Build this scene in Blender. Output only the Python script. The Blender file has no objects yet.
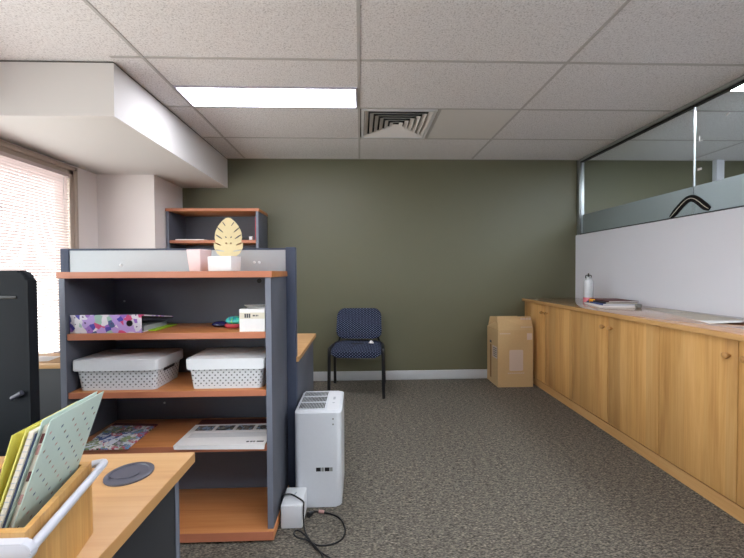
import bpy, bmesh, math, random
from mathutils import Vector, Matrix
random.seed(7)
S = bpy.context.scene
COL = S.collection
PI = math.pi

# ------------------------------------------------------------------ camera solution
F, YAW, PITCH, ROLL, CX, CY, CAMZ = 362.4, .0326, .0194, .0058, 372.0, 279.0, 1.16
def ray(px, py):
    u = (px-CX)/F; v = (py-CY)/F
    c, s = math.cos(ROLL), math.sin(ROLL)
    u, v = u*c-v*s, u*s+v*c
    z = -v
    y = math.cos(PITCH)+z*math.sin(PITCH); Z = -math.sin(PITCH)+z*math.cos(PITCH)
    return Vector((u*math.cos(YAW)+y*math.sin(YAW), -u*math.sin(YAW)+y*math.cos(YAW), Z))
def on_floor(px, py, z=0.006):
    d = ray(px, py); t = (z-CAMZ)/d.z
    return Vector((d.x*t, d.y*t, z))
fw = ray(CX, CY); rt = ray(CX+F, CY)-fw; up = -(ray(CX, CY+F)-fw)
cam = bpy.data.cameras.new('camera'); co = bpy.data.objects.new('camera', cam); COL.objects.link(co)
m = Matrix((rt.normalized(), up.normalized(), -fw.normalized())).transposed().to_4x4()
m.translation = (0, 0, CAMZ); co.matrix_world = m
cam.sensor_fit = 'HORIZONTAL'; cam.sensor_width = 36; cam.lens = F/744*36; cam.clip_start = .02
S.camera = co

# ------------------------------------------------------------------ materials
def lin(c):
    if isinstance(c, str):
        c = [int(c[i:i+2], 16) for i in (0, 2, 4)]
    out = []
    for v in c[:3]:
        v = v/255
        out.append(v/12.92 if v <= .04045 else ((v+.055)/1.055)**2.4)
    return (*out, 1)
class N:
    """small node-tree helper"""
    def __init__(s, name):
        s.m = bpy.data.materials.new(name); s.m.use_nodes = True
        s.t = s.m.node_tree; s.n = s.t.nodes; s.l = s.t.links
        s.b = s.n['Principled BSDF']; s.o = s.n['Material Output']
    def new(s, t, **k):
        n = s.n.new(t)
        for a, v in k.items(): setattr(n, a, v)
        return n
    def link(s, a, b): s.l.new(a, b)
    def math(s, op, a, b=None, c=None):
        n = s.new('ShaderNodeMath', operation=op)
        for i, v in enumerate((a, b, c)):
            if v is None: continue
            if hasattr(v, 'links'): s.link(v, n.inputs[i])
            else: n.inputs[i].default_value = v
        return n.outputs[0]
    def coord(s, scale=(1, 1, 1), loc=(0, 0, 0), kind='Object', rot=(0, 0, 0)):
        tc = s.new('ShaderNodeTexCoord'); mp = s.new('ShaderNodeMapping')
        mp.inputs['Scale'].default_value = scale; mp.inputs['Location'].default_value = loc
        mp.inputs['Rotation'].default_value = rot
        s.link(tc.outputs[kind], mp.inputs[0]); return mp.outputs[0]
    def xyz(s, v=None):
        n = s.new('ShaderNodeSeparateXYZ'); s.link(v if v is not None else s.coord(), n.inputs[0]); return n.outputs
    def noise(s, vec, scale=1, detail=2, rough=.5, dist=0):
        n = s.new('ShaderNodeTexNoise'); s.link(vec, n.inputs['Vector'])
        n.inputs['Scale'].default_value = scale; n.inputs['Detail'].default_value = detail
        n.inputs['Roughness'].default_value = rough; n.inputs['Distortion'].default_value = dist
        return n.outputs['Fac']
    def ramp(s, fac, stops, interp='LINEAR'):
        n = s.new('ShaderNodeValToRGB'); s.link(fac, n.inputs[0]); r = n.color_ramp; r.interpolation = interp
        r.elements[0].position, r.elements[0].color = stops[0][0], lin(stops[0][1])
        r.elements[1].position, r.elements[1].color = stops[-1][0], lin(stops[-1][1])
        for p, c in stops[1:-1]:
            e = r.elements.new(p); e.color = lin(c)
        return n.outputs[0]
    def mix(s, fac, a, b, mode='MIX'):
        n = s.new('ShaderNodeMix', data_type='RGBA', blend_type=mode)
        for i, v in ((0, fac), (6, a), (7, b)):
            if hasattr(v, 'links'): s.link(v, n.inputs[i])
            else: n.inputs[i].default_value = v if i == 0 else lin(v)
        return n.outputs[2]
    def bump(s, h, strength=.2, dist=.002):
        n = s.new('ShaderNodeBump'); s.link(h, n.inputs['Height'])
        n.inputs['Strength'].default_value = strength; n.inputs['Distance'].default_value = dist
        s.link(n.outputs[0], s.b.inputs['Normal'])
    def set(s, col=None, rough=.5, metal=0, spec=.5):
        if col is not None:
            if hasattr(col, 'links'): s.link(col, s.b.inputs['Base Color'])
            else: s.b.inputs['Base Color'].default_value = lin(col)
        s.b.inputs['Roughness'].default_value = rough; s.b.inputs['Metallic'].default_value = metal
        s.b.inputs['Specular IOR Level'].default_value = spec
        return s.m
def plain(name, col, rough=.5, metal=0, spec=.5, grain=.03, gscale=60):
    """a plain finish with a faint procedural unevenness"""
    n = N(name)
    f = n.noise(n.coord(), gscale, 3)
    c = lin(col)[:3]
    e = n.new('ShaderNodeMix', data_type='RGBA')
    n.link(f, e.inputs[0])
    e.inputs[6].default_value = (*[v*(1-grain) for v in c], 1); e.inputs[7].default_value = (*[min(1, v*(1+grain)) for v in c], 1)
    return n.set(e.outputs[2], rough, metal, spec)
def wood(name, dark, mid, light, axis, rough=.4, scale=1.0, strip=None, strip_axis=1, coat=0):
    n = N(name)
    sc = [16*scale]*3; sc[axis] = 1.1*scale
    f = n.noise(n.coord(tuple(sc)), 1.0, 5, .6, .6)
    sc2 = [130*scale]*3; sc2[axis] = 3*scale
    g = n.noise(n.coord(tuple(sc2)), 1.0, 2)
    v = n.math('ADD', n.math('MULTIPLY', f, .75), n.math('MULTIPLY', g, .25))
    c = n.ramp(v, [(.3, dark), (.5, mid), (.7, light)])
    if strip:
        comp = n.xyz()[strip_axis]
        oi = n.new('ShaderNodeObjectInfo')
        k = n.math('FLOOR', n.math('ADD', n.math('MULTIPLY', comp, 1/strip), n.math('MULTIPLY', oi.outputs['Random'], 7)))
        wn = n.new('ShaderNodeTexWhiteNoise', noise_dimensions='1D'); n.link(k, wn.inputs['W'])
        hsv = n.new('ShaderNodeHueSaturation'); n.link(c, hsv.inputs['Color'])
        n.link(n.math('ADD', n.math('MULTIPLY', wn.outputs['Value'], .2), .9), hsv.inputs['Value']); c = hsv.outputs[0]
    n.b.inputs['Coat Weight'].default_value = coat; n.b.inputs['Coat Roughness'].default_value = .12
    return n.set(c, rough)
def lattice(n, u, v, p, q, r, diamond=False):
    """1 inside the dots of a staggered lattice of pitch p by q, else 0"""
    out = None
    for off in (0, .5):
        a = n.math('SUBTRACT', n.math('FRACT', n.math('ADD', n.math('MULTIPLY', u, 1/p), off)), .5)
        b = n.math('SUBTRACT', n.math('FRACT', n.math('ADD', n.math('MULTIPLY', v, 1/q), off)), .5)
        a = n.math('MULTIPLY', a, p); b = n.math('MULTIPLY', b, q)
        if diamond: d = n.math('ADD', n.math('ABSOLUTE', a), n.math('ABSOLUTE', b))
        else: d = n.math('SQRT', n.math('ADD', n.math('MULTIPLY', a, a), n.math('MULTIPLY', b, b)))
        w = n.math('LESS_THAN', d, r)
        out = w if out is None else n.math('MAXIMUM', out, w)
    return out

MT = {}
def carpet():
    n = N('carpet')
    a = n.noise(n.coord((80, 260, 1)), 1, 3, .6)
    b = n.noise(n.coord((30, 90, 1)), 1, 2, .5)
    c = n.noise(n.coord((1.3, 1.3, 1)), 1, 2)
    v = n.math('ADD', n.math('MULTIPLY', a, .72), n.math('MULTIPLY', b, .28))
    col = n.ramp(v, [(.36, '33312d'), (.45, '534f49'), (.52, '6e6960'), (.59, '8a8375'), (.67, 'ada391')])
    hsv = n.new('ShaderNodeHueSaturation'); n.link(col, hsv.inputs['Color'])
    n.link(n.math('ADD', n.math('MULTIPLY', c, .24), .88), hsv.inputs['Value'])
    n.bump(v, .6, .006)
    return n.set(hsv.outputs[0], 1, 0, .1)
MT['carpet'] = carpet()
def tile():
    n = N('ceiling tile')
    a = n.noise(n.coord((120, 120, 120)), 1, 3, .65)
    col = n.ramp(a, [(.34, 'bfbdbe'), (.44, 'e0dedf'), (.56, 'e8e7e8'), (.68, 'f0eff0')])
    n.bump(a, .25, .003)
    return n.set(col, .95, 0, .1)
MT['tile'] = tile()
MT['tbar'] = plain('ceiling grid bar', 'bcbab9', .6)
MT['smooth_tile'] = plain('smooth ceiling tile', 'e0dedb', .7)
MT['green'] = plain('green wall paint', '62614a', .5, spec=.6, grain=.02, gscale=8); MT['green'].node_tree.nodes['Principled BSDF'].inputs['IOR'].default_value = 1.5
MT['white_wall'] = plain('white wall paint', 'e2e4ec', .75, grain=.01, gscale=6)
MT['warm_white'] = plain('warm white paint', 'e8e0dd', .75, grain=.01, gscale=6)
MT['bulk'] = plain('bulkhead paint', 'd2cfcc', .7, grain=.01, gscale=6)
MT['skirt'] = plain('skirting paint', 'bfc2c4', .45)
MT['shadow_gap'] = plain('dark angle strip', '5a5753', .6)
MT['taupe'] = plain('taupe window frame', 'b5a598', .5)
MT['alu'] = plain('brushed aluminium', 'b9bdbf', .3, .9)
MT['alu_dark'] = plain('grey channel', '8d908c', .5, .2)
MT['black_seal'] = plain('black seal', '161718', .5)
MT['charcoal'] = plain('charcoal board', '555862', .5, grain=.06, gscale=120)
MT['charcoal_edge'] = plain('charcoal edging', '737784', .45)
MT['charcoal_dark'] = plain('dark charcoal board', '24272c', .5)
MT['navy'] = plain('navy screen fabric', '3f475a', .7)
MT['silver'] = plain('silver panel', 'acb1b5', .5, .1)
MT['cherry'] = wood('cherry board', 'a8683a', 'bb7a48', 'c98a58', 0, .42)
MT['cherry_edge'] = plain('cherry edging', 'b87456', .4)
MT['beech'] = wood('beech board', 'b08353', 'bf9462', 'caa273', 0, .4)
MT['beech_edge'] = plain('beech edging', 'b98c58', .4)
MT['oak'] = wood('honey veneer', 'b27f45', 'cb9b5d', 'd9ae74', 2, .38, 1.0, strip=.113)
MT['oak_edge'] = wood('honey edging', 'b5854f', 'c89a62', 'd5aa74', 1, .38)
MT['oak_top'] = wood('varnished worktop', 'a0704a', 'b5845a', 'c4966b', 1, .16, coat=.8)
MT['bamboo'] = wood('bamboo box', 'a3763f', 'bd9054', 'caa064', 2, .45, 2.2, strip=.016)
MT['white_metal'] = plain('white enamel', 'bcbec5', .3)
MT['white_plastic'] = plain('white plastic', 'dcdee0', .4)
MT['white_gloss'] = plain('white glossy shell', 'd3d7db', .3)
MT['grey_plastic'] = plain('grey plastic', '44444e', .45)
MT['black'] = plain('black plastic', '141517', .4)
MT['boomerang'] = plain('black lacquered timber', '0d0d0e', .75, spec=.2)
MT['black_metal'] = plain('black powder coat', '101114', .35)
MT['chair_shell'] = plain('blue black chair shell', '0b1016', .75, spec=.25)
MT['paper'] = plain('white paper', 'e6e4e2', .8)
MT['paper_cream'] = plain('cream paper', 'd6cfbd', .8)
MT['brass'] = plain('aged brass', '8a6b3c', .35, .7)
MT['knob_wood'] = plain('turned wood knob', 'b88a52', .35)
MT['pink'] = plain('pale pink glaze', 'dfc6c6', .5)
MT['gold'] = plain('pale gold', 'd2c196', .4, .3)
MT['card'] = plain('brown cardboard', 'c5a678', .85, grain=.05, gscale=40)
MT['card_in'] = plain('cardboard inside', '8f6f47', .9)
MT['print_white'] = plain('white print', 'cdb9a8', .8)
MT['led_trim'] = plain('led trim', 'b7b2c0', .4)
MT['red'] = plain('red book cloth', 'b0323c', .6)
MT['maroon'] = plain('maroon board', '5b2a2a', .6)
MT['yellow'] = plain('yellow card', 'c9c25e', .6)
MT['mint'] = plain('mint card', 'b3c4ba', .55)
MT['lime'] = plain('lime plastic', 'a4d32c', .4)
MT['orange'] = plain('amber tape', 'e8a21c', .4)
MT['bottle_pink'] = plain('pink silicone', 'e0828f', .5)
MT['indigo'] = plain('indigo gloss', '23254f', .25)
MT['cord'] = plain('black cord', '131417', .5)
MT['leafblue'] = plain('ink blue print', '3d4f86', .6)
MT['ink'] = plain('grey ink', '4a4a4e', .7)
MT['dot_a'] = plain('navy dot', '4c5a76', .6); MT['dot_b'] = plain('brown dot', '8d6f63', .6); MT['dot_c'] = plain('rose dot', 'b98f88', .6)
def emit(name, col, st):
    n = N(name); e = n.new('ShaderNodeEmission'); e.inputs[0].default_value = lin(col); e.inputs[1].default_value = st
    n.link(e.outputs[0], n.o.inputs[0]); return n.m
MT['led'] = emit('led diffuser', 'f2f4ff', 4.6); MT['led_next'] = emit('led diffuser of the next room', 'f2f4ff', 8.0)
def glass(name, tint, refl=1.0):
    n = N(name); t = n.new('ShaderNodeBsdfTransparent'); t.inputs[0].default_value = lin(tint)
    g = n.new('ShaderNodeBsdfGlossy'); g.inputs['Roughness'].default_value = .01
    fr = n.new('ShaderNodeFresnel'); fr.inputs[0].default_value = 1.45
    mx = n.new('ShaderNodeMixShader'); ge = n.new('ShaderNodeNewGeometry')
    n.link(n.math('MULTIPLY', n.math('MULTIPLY', fr.outputs[0], refl), n.math('SUBTRACT', 1, ge.outputs['Backfacing'])), mx.inputs[0])
    n.link(t.outputs[0], mx.inputs[1]); n.link(g.outputs[0], mx.inputs[2]); n.link(mx.outputs[0], n.o.inputs[0]); return n.m
MT['glass'] = glass('clear glass', 'f5f9f7')
MT['window_glass'] = glass('window glass', 'f8faf9', .5)
def frost():
    n = N('frosted film'); t = n.new('ShaderNodeBsdfTransparent'); d = n.new('ShaderNodeBsdfDiffuse'); tl = n.new('ShaderNodeBsdfTranslucent')
    d.inputs[0].default_value = lin('a3a7a8'); tl.inputs[0].default_value = lin('a6aaac')
    a = n.new('ShaderNodeMixShader'); a.inputs[0].default_value = .55; n.link(d.outputs[0], a.inputs[1]); n.link(tl.outputs[0], a.inputs[2])
    b = n.new('ShaderNodeMixShader'); b.inputs[0].default_value = .75; n.link(t.outputs[0], b.inputs[1]); n.link(a.outputs[0], b.inputs[2])
    n.link(b.outputs[0], n.o.inputs[0]); return n.m
MT['frost'] = frost()
def slat():
    n = N('white blind slat'); d = n.new('ShaderNodeBsdfDiffuse'); tl = n.new('ShaderNodeBsdfTranslucent')
    d.inputs[0].default_value = lin('cdbfbd'); tl.inputs[0].default_value = lin('e6d9d8')
    a = n.new('ShaderNodeMixShader'); a.inputs[0].default_value = .03; n.link(d.outputs[0], a.inputs[1]); n.link(tl.outputs[0], a.inputs[2])
    n.link(a.outputs[0], n.o.inputs[0]); return n.m
MT['slat'] = slat()
def perforated():
    n = N('perforated white plastic'); o = n.xyz()
    u = n.math('ADD', o[0], o[1])
    d = lattice(n, u, o[2], .0235, .024, .0035)
    z = n.math('MULTIPLY', n.math('GREATER_THAN', o[2], .012), n.math('LESS_THAN', o[2], .085))
    return n.set(n.mix(n.math('MULTIPLY', d, z), 'd9dbdd', '55585c'), .45)
MT['perforated'] = perforated()
def chair_fabric():
    n = N('blue chevron fabric'); o = n.xyz()
    v = n.math('ADD', o[2], n.math('MULTIPLY', o[1], .8))
    d = lattice(n, o[0], v, .030, .025, .0060, True)
    f = n.noise(n.coord((160, 160, 160)), 1, 2)
    base = n.mix(f, '0f1322', '1a2038')
    return n.set(n.mix(n.math('MULTIPLY', d, .75), base, '8591ad'), .9, 0, .2)
MT['fabric'] = chair_fabric()
def floral():
    n = N('floral print')
    v = n.coord((1, 1, 1))
    w = n.new('ShaderNodeTexNoise'); w.inputs['Scale'].default_value = 18; n.link(v, w.inputs['Vector'])
    ad = n.new('ShaderNodeVectorMath', operation='MULTIPLY_ADD'); n.link(w.outputs['Color'], ad.inputs[0])
    ad.inputs[1].default_value = (.03, .03, .03); n.link(v, ad.inputs[2])
    vo = n.new('ShaderNodeTexVoronoi'); vo.inputs['Scale'].default_value = 40; n.link(ad.outputs[0], vo.inputs['Vector'])
    sp = n.new('ShaderNodeSeparateColor'); n.link(vo.outputs['Color'], sp.inputs[0])
    c = n.ramp(sp.outputs[0], [(0, 'dcd8e0'), (.2, '4f45a8'), (.3, 'b99bd6'), (.42, 'd0507e'), (.54, '9fc0b2'), (.64, 'e3dfe4'), (.82, '4d5f86'), (.9, '9a6cc0')], 'CONSTANT')
    ctr = n.math('LESS_THAN', vo.outputs['Distance'], .16)
    c2 = n.mix(n.math('MULTIPLY', ctr, n.math('GREATER_THAN', sp.outputs[1], .55)), c, '5b3f74')
    return n.set(c2, .5)
MT['floral'] = floral()
def collage(name, stops, scale=26, seed=0):
    n = N(name)
    vo = n.new('ShaderNodeTexVoronoi', feature='F1'); vo.inputs['Scale'].default_value = scale
    n.link(n.coord((1, 1, .2), (seed, seed, 0)), vo.inputs['Vector'])
    sp = n.new('ShaderNodeSeparateColor'); n.link(vo.outputs['Color'], sp.inputs[0])
    f = n.noise(n.coord((60, 60, 60)), 1, 3)
    v = n.math('ADD', n.math('MULTIPLY', sp.outputs[0], .8), n.math('MULTIPLY', n.math('SUBTRACT', f, .4), .6))
    return n.set(n.ramp(v, stops, 'CONSTANT'), .35)
MT['mag_cover'] = collage('magazine cover', [(0, '2d4f8f'), (.14, 'd8dce4'), (.3, '8a9a6a'), (.42, '6fa0c8'), (.52, 'c05a6a'), (.62, 'e2e2de'), (.76, '4a5a3a'), (.88, 'b8b0c0')], 30, 3)
MT['photo'] = collage('printed photograph', [(0, '2a2c30'), (.3, '6a5a50'), (.5, '8aa0b8'), (.65, '4a4038'), (.8, 'a8a890')], 60, 9)
MT['purse'] = collage('patterned purse', [(0, '1f8f9a'), (.3, '3fb6a8'), (.5, '2458a0'), (.65, '6cc46a'), (.82, '154a5a')], 110, 5)
MT['plan_print'] = collage('plan drawing', [(0, 'aba08a'), (.45, 'b7ad9a'), (.72, '979082'), (.9, '7b806e')], 9, 2)

# ------------------------------------------------------------------ mesh building
class B:
    def __init__(s): s.bm = bmesh.new()
    def _fin(s, vs, bev, seg, mat, rot, piv):
        fs = set(f for v in vs for f in v.link_faces)
        for f in fs: f.material_index = mat
        if bev:
            es = list(set(e for v in vs for e in v.link_edges))
            r = bmesh.ops.bevel(s.bm, geom=es, offset=bev, segments=seg, affect='EDGES', profile=.5, material=-1)
            vs = list(set(vs) & set(s.bm.verts) | set(r['verts']))
            vs = [v for v in vs if v.is_valid]
        if rot: bmesh.ops.rotate(s.bm, verts=vs, cent=piv, matrix=rot)
        return vs
    def box(s, x0, x1, y0, y1, z0, z1, mat=0, bev=0, seg=2, rot=None, piv=(0, 0, 0)):
        P = [(x, y, z) for z in (z0, z1) for x, y in ((x0, y0), (x1, y0), (x1, y1), (x0, y1))]
        return s.hexa(P, mat, bev, seg, rot, piv)
    def hexa(s, P, mat=0, bev=0, seg=2, rot=None, piv=(0, 0, 0)):
        vs = [s.bm.verts.new(p) for p in P]
        for f in ((3, 2, 1, 0), (4, 5, 6, 7), (0, 1, 5, 4), (1, 2, 6, 5), (2, 3, 7, 6), (3, 0, 4, 7)):
            s.bm.faces.new([vs[i] for i in f])
        return s._fin(vs, bev, seg, mat, rot, piv)
    def prism(s, poly, lo, hi, axis=2, mat=0, bev=0, seg=2):
        def P(a, b, c):
            return {2: (a, b, c), 1: (a, c, b), 0: (c, a, b)}[axis]
        va = [s.bm.verts.new(P(a, b, lo)) for a, b in poly]; vb = [s.bm.verts.new(P(a, b, hi)) for a, b in poly]
        n = len(poly)
        s.bm.faces.new(va[::-1]); s.bm.faces.new(vb)
        for i in range(n): s.bm.faces.new((va[i], va[(i+1) % n], vb[(i+1) % n], vb[i]))
        return s._fin(va+vb, bev, seg, mat, None, None)
    def face(s, pts, mat=0):
        f = s.bm.faces.new([s.bm.verts.new(p) for p in pts]); f.material_index = mat; return f
    def tube(s, pts, r, seg=10, mat=0, cap=True, flat=1.0):
        pts = [Vector(p) for p in pts]; n = len(pts); rings = []
        t0 = (pts[1]-pts[0]).normalized()
        u = t0.orthogonal().normalized()
        for i, p in enumerate(pts):
            t = ((pts[min(i+1, n-1)]-pts[max(i-1, 0)])).normalized()
            u = (u-t*u.dot(t)).normalized(); w = t.cross(u)
            rr = r[i] if isinstance(r, (list, tuple)) else r
            rings.append([s.bm.verts.new(p+u*math.cos(2*PI*k/seg)*rr+w*math.sin(2*PI*k/seg)*rr*flat) for k in range(seg)])
        for a, b in zip(rings, rings[1:]):
            for k in range(seg):
                f = s.bm.faces.new((a[k], a[(k+1) % seg], b[(k+1) % seg], b[k])); f.material_index = mat
        if cap:
            s.bm.faces.new(rings[0][::-1]).material_index = mat; s.bm.faces.new(rings[-1]).material_index = mat
    def lathe(s, prof, c=(0, 0, 0), seg=28, mat=0, axis=2):
        rings = []
        for r, h in prof:
            ring = []
            for k in range(seg):
                a, b = r*math.cos(2*PI*k/seg), r*math.sin(2*PI*k/seg)
                q = {2: (a, b, h), 0: (h, a, b), 1: (b, h, a)}[axis]
                ring.append(s.bm.verts.new((c[0]+q[0], c[1]+q[1], c[2]+q[2])))
            rings.append(ring)
        for a, b in zip(rings, rings[1:]):
            for k in range(seg):
                f = s.bm.faces.new((a[k], a[(k+1) % seg], b[(k+1) % seg], b[k])); f.material_index = mat
        s.bm.faces.new(rings[0][::-1]).material_index = mat; s.bm.faces.new(rings[-1]).material_index = mat
    def build(s, name, mats, parent=None, off=None, smooth=True, subsurf=0):
        me = bpy.data.meshes.new(name)
        bmesh.ops.recalc_face_normals(s.bm, faces=s.bm.faces)
        if off is None:
            r = parent
            while r is not None and r.parent is not None: r = r.parent
            off = r.location if r is not None else Vector((0, 0, 0))
        off = Vector(off)
        if off.length: bmesh.ops.translate(s.bm, verts=s.bm.verts, vec=-off)
        s.bm.to_mesh(me); s.bm.free()
        for mm in (mats if isinstance(mats, (list, tuple)) else [mats]): me.materials.append(MT[mm] if isinstance(mm, str) else mm)
        o = bpy.data.objects.new(name, me); COL.objects.link(o)
        if parent is not None: o.parent = parent
        else: o.location = off
        if smooth:
            me.polygons.foreach_set('use_smooth', [True]*len(me.polygons))
            me.set_sharp_from_angle(angle=math.radians(38))
        if subsurf:
            md = o.modifiers.new('smooth', 'SUBSURF'); md.levels = subsurf; md.render_levels = subsurf
        return o
ZERO = (0, 0, 0)
def arc(pts, r, n=6):
    """round the corners of a polyline"""
    pts = [Vector(p) for p in pts]; out = [pts[0]]
    for a, b, c in zip(pts, pts[1:], pts[2:]):
        d1 = (a-b); d2 = (c-b); k = min(r, d1.length*.49, d2.length*.49)
        p, q = b+d1.normalized()*k, b+d2.normalized()*k
        for i in range(n+1):
            t = i/n; out.append(p*(1-t)**2+b*2*t*(1-t)+q*t*t)
    out.append(pts[-1]); return out
def smoothpath(pts, n=8):
    """Catmull-Rom through the points"""
    pts = [Vector(p) for p in pts]; out = []
    for i in range(len(pts)-1):
        p0, p1, p2, p3 = pts[max(i-1, 0)], pts[i], pts[i+1], pts[min(i+2, len(pts)-1)]
        for k in range(n):
            t = k/n
            out.append(.5*((2*p1)+(-p0+p2)*t+(2*p0-5*p1+4*p2-p3)*t*t+(-p0+3*p1-3*p2+p3)*t**3))
    out.append(pts[-1]); return out
def rrect(x0, x1, y0, y1, r, n=5):
    out = []
    for cx, cy, a in ((x1-r, y0+r, -PI/2), (x1-r, y1-r, 0), (x0+r, y1-r, PI/2), (x0+r, y0+r, PI)):
        for i in range(n+1):
            t = a+PI/2*i/n; out.append((cx+r*math.cos(t), cy+r*math.sin(t)))
    return out
def tag(o, label, cat, group=None):
    o['label'] = label; o['category'] = cat
    if group: o['group'] = group
    return o
def thing(name, loc, label, cat, group=None, rz=0):
    o = bpy.data.objects.new(name, None); COL.objects.link(o); o.location = loc; o.rotation_euler.z = rz
    o.empty_display_size = .1
    return tag(o, label, cat, group)
def struct(o):
    o['kind'] = 'structure'; return o
def bx(name, mat, parent, *a, bev=0, seg=2, off=None):
    b = B(); b.box(*a, bev=bev, seg=seg); return b.build(name, mat, parent, off)
def dup(root, loc, label=None):
    r = root.copy(); COL.objects.link(r); r.location = loc
    if label: r['label'] = label
    for ch in list(root.children):
        c = ch.copy(); COL.objects.link(c); c.parent = r
        for g in list(ch.children):
            d = g.copy(); COL.objects.link(d); d.parent = c
    return r

# ------------------------------------------------------------------ the room
CZ, WY, LX, RX = 2.36, 3.875, -2.36, 2.345
RY = -2.6            # wall behind the camera
EX = 5.6             # far side of the next room
struct(bx('floor', 'carpet', None, LX-.15, EX+.1, RY-.1, WY+.1, -.1, 0, off=ZERO))
b = B()
b.box(LX-.15, -.0, RY-.1, WY+.1, CZ, CZ+.1); b.box(.6, EX+.1, RY-.1, WY+.1, CZ, CZ+.1)
b.box(0, .6, RY-.1, 2.675, CZ, CZ+.1); b.box(0, .6, 3.275, WY+.1, CZ, CZ+.1)
struct(b.build('ceiling', 'tile', None, ZERO))
b = B()
for x in (-1.2, 0, 1.2): b.box(x-.009, x+.009, RY, WY, CZ-.003, CZ+.001)
for x in (3.6, 4.8): b.box(x-.009, x+.009, RY, WY, CZ-.003, CZ+.001)
for k in range(0, 11):
    y = WY-.6*k
    for x0, x1 in ((-1.385, -1.2), (-1.2, 0), (0, 1.2), (1.2, 2.35), (2.44, 3.6), (3.6, 4.8), (4.8, EX)):
        if k == 0: b.box(x0, x1, y-.012, y, CZ-.003, CZ+.001)
        else: b.box(x0+.01, x1-.01, y-.009, y+.009, CZ-.003, CZ+.001)
b.box(.589, .611, 2.675, 3.275, CZ-.003, CZ+.001)
struct(b.build('trim_1', 'tbar', None, ZERO))
struct(bx('ceiling_tile', 'smooth_tile', None, .613, 1.187, 2.688, 3.262, CZ-.002, CZ+.001, off=ZERO))
struct(bx('wall_back', 'green', None, LX-.15, EX+.1, WY, WY+.1, 0, CZ, off=ZERO))
struct(bx('wall_rear', 'white_wall', None, LX-.15, EX+.1, RY-.1, RY, 0, CZ, off=ZERO))
struct(bx('wall_far', 'white_wall', None, EX, EX+.1, RY, WY, 0, CZ, off=ZERO))
# window wall
WY0, WY1, WZ0, WZ1 = -1.6, 3.085, .48, 2.03       # outer edge of the window frame
b = B()
b.box(LX-.15, LX, RY, WY0, 0, CZ); b.box(LX-.15, LX, WY1, WY, 0, CZ)
b.box(LX-.15, LX, WY0, WY1, 0, WZ0); b.box(LX-.15, LX, WY0, WY1, WZ1, CZ)
struct(b.build('wall_left', 'warm_white', None, ZERO))
win = struct(bpy.data.objects.new('window_1', None)); COL.objects.link(win); win.location = (LX, (WY0+WY1)/2, WZ0)
b = B(); fwid = .068
for x0, x1, w in ((LX-.10, LX+.022, fwid), (LX+.0215, LX+.036, fwid*.5)):
    b.box(x0, x1, WY0, WY1, WZ1-w, WZ1, bev=.003); b.box(x0, x1, WY0, WY1, WZ0, WZ0+w, bev=.003)
    b.box(x0, x1, WY0, WY0+w, WZ0, WZ1, bev=.003); b.box(x0, x1, WY1-w, WY1, WZ0, WZ1, bev=.003)
b.box(LX-.10, LX-.06, .9, .95, WZ0+.04, WZ1-.04)
struct(b.build('window_frame', 'taupe', win))
struct(bx('window_pane', 'window_glass', win, LX-.085, LX-.079, WY0+.04, .905, WZ0+.04, WZ1-.04))  # added unseen bay without a blind, letting more daylight in
struct(bx('window_pane', 'window_glass', win, LX-.085, LX-.079, .945, WY1-.04, WZ0+.04, WZ1-.04))
# column and bulkhead
struct(bx('wall_column', 'warm_white', None, LX, -1.855, 3.352, WY, 0, 2.05, off=ZERO))
struct(bx('ceiling_bulkhead', 'bulk', None, LX, -1.385, 2.117, WY, 2.05, CZ-.012, off=ZERO))
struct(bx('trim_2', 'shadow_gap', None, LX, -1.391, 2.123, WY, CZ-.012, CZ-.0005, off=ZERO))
struct(bx('baseboard_back', 'skirt', None, -1.8, 1.72, WY-.014, WY, 0, .097, bev=.003, off=ZERO))
# partition: half wall with glazing over it
HZ = 1.545
struct(bx('wall_right', 'white_wall', None, RX, RX+.09, RY, WY, 0, HZ, off=ZERO))
gz = struct(bpy.data.objects.new('window_2', None)); COL.objects.link(gz); gz.location = (RX+.045, .6, HZ)
b = B()
b.box(RX+.012, RX+.078, RY, WY-.001, CZ-.026, CZ-.004)
b.box(RX+.030, RX+.060, WY-.05, WY-.001, HZ+.0141, CZ-.0401, mat=1); b.box(RX+.012, RX+.018, WY-.05, WY-.001, HZ+.0005, CZ-.0265, mat=1)
b.box(RX+.03, RX+.06, RY, WY-.001, CZ-.04, CZ-.026, mat=2); b.box(RX+.03, RX+.06, RY, WY-.001, HZ+.0005, HZ+.014, mat=2)
struct(b.build('glazing_frame', ['alu_dark', 'alu', 'black_seal'], gz))
for y0, y1 in ((2.530, WY-.0505), (.898, 2.522), (-.702, .890), (RY+.01, -.710)):
    struct(bx('glass_pane', 'glass', gz, RX+.041, RX+.049, y0, y1, HZ+.014, CZ-.04))
b = B()
for y in (2.526, .894, -.706): b.box(RX+.038, RX+.052, y-.0022, y+.0022, HZ+.014, CZ-.04)
struct(b.build('glass_joint', 'alu', gz))
struct(bx('frosted_film', 'frost', gz, RX+.0495, RX+.0505, RY+.01, WY-.05, HZ+.014, 1.76))
struct(bx('trim_3', 'white_wall', None, 3.87, 3.955, WY-.05, WY-.0005, 0, CZ-.004, off=ZERO))

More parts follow.
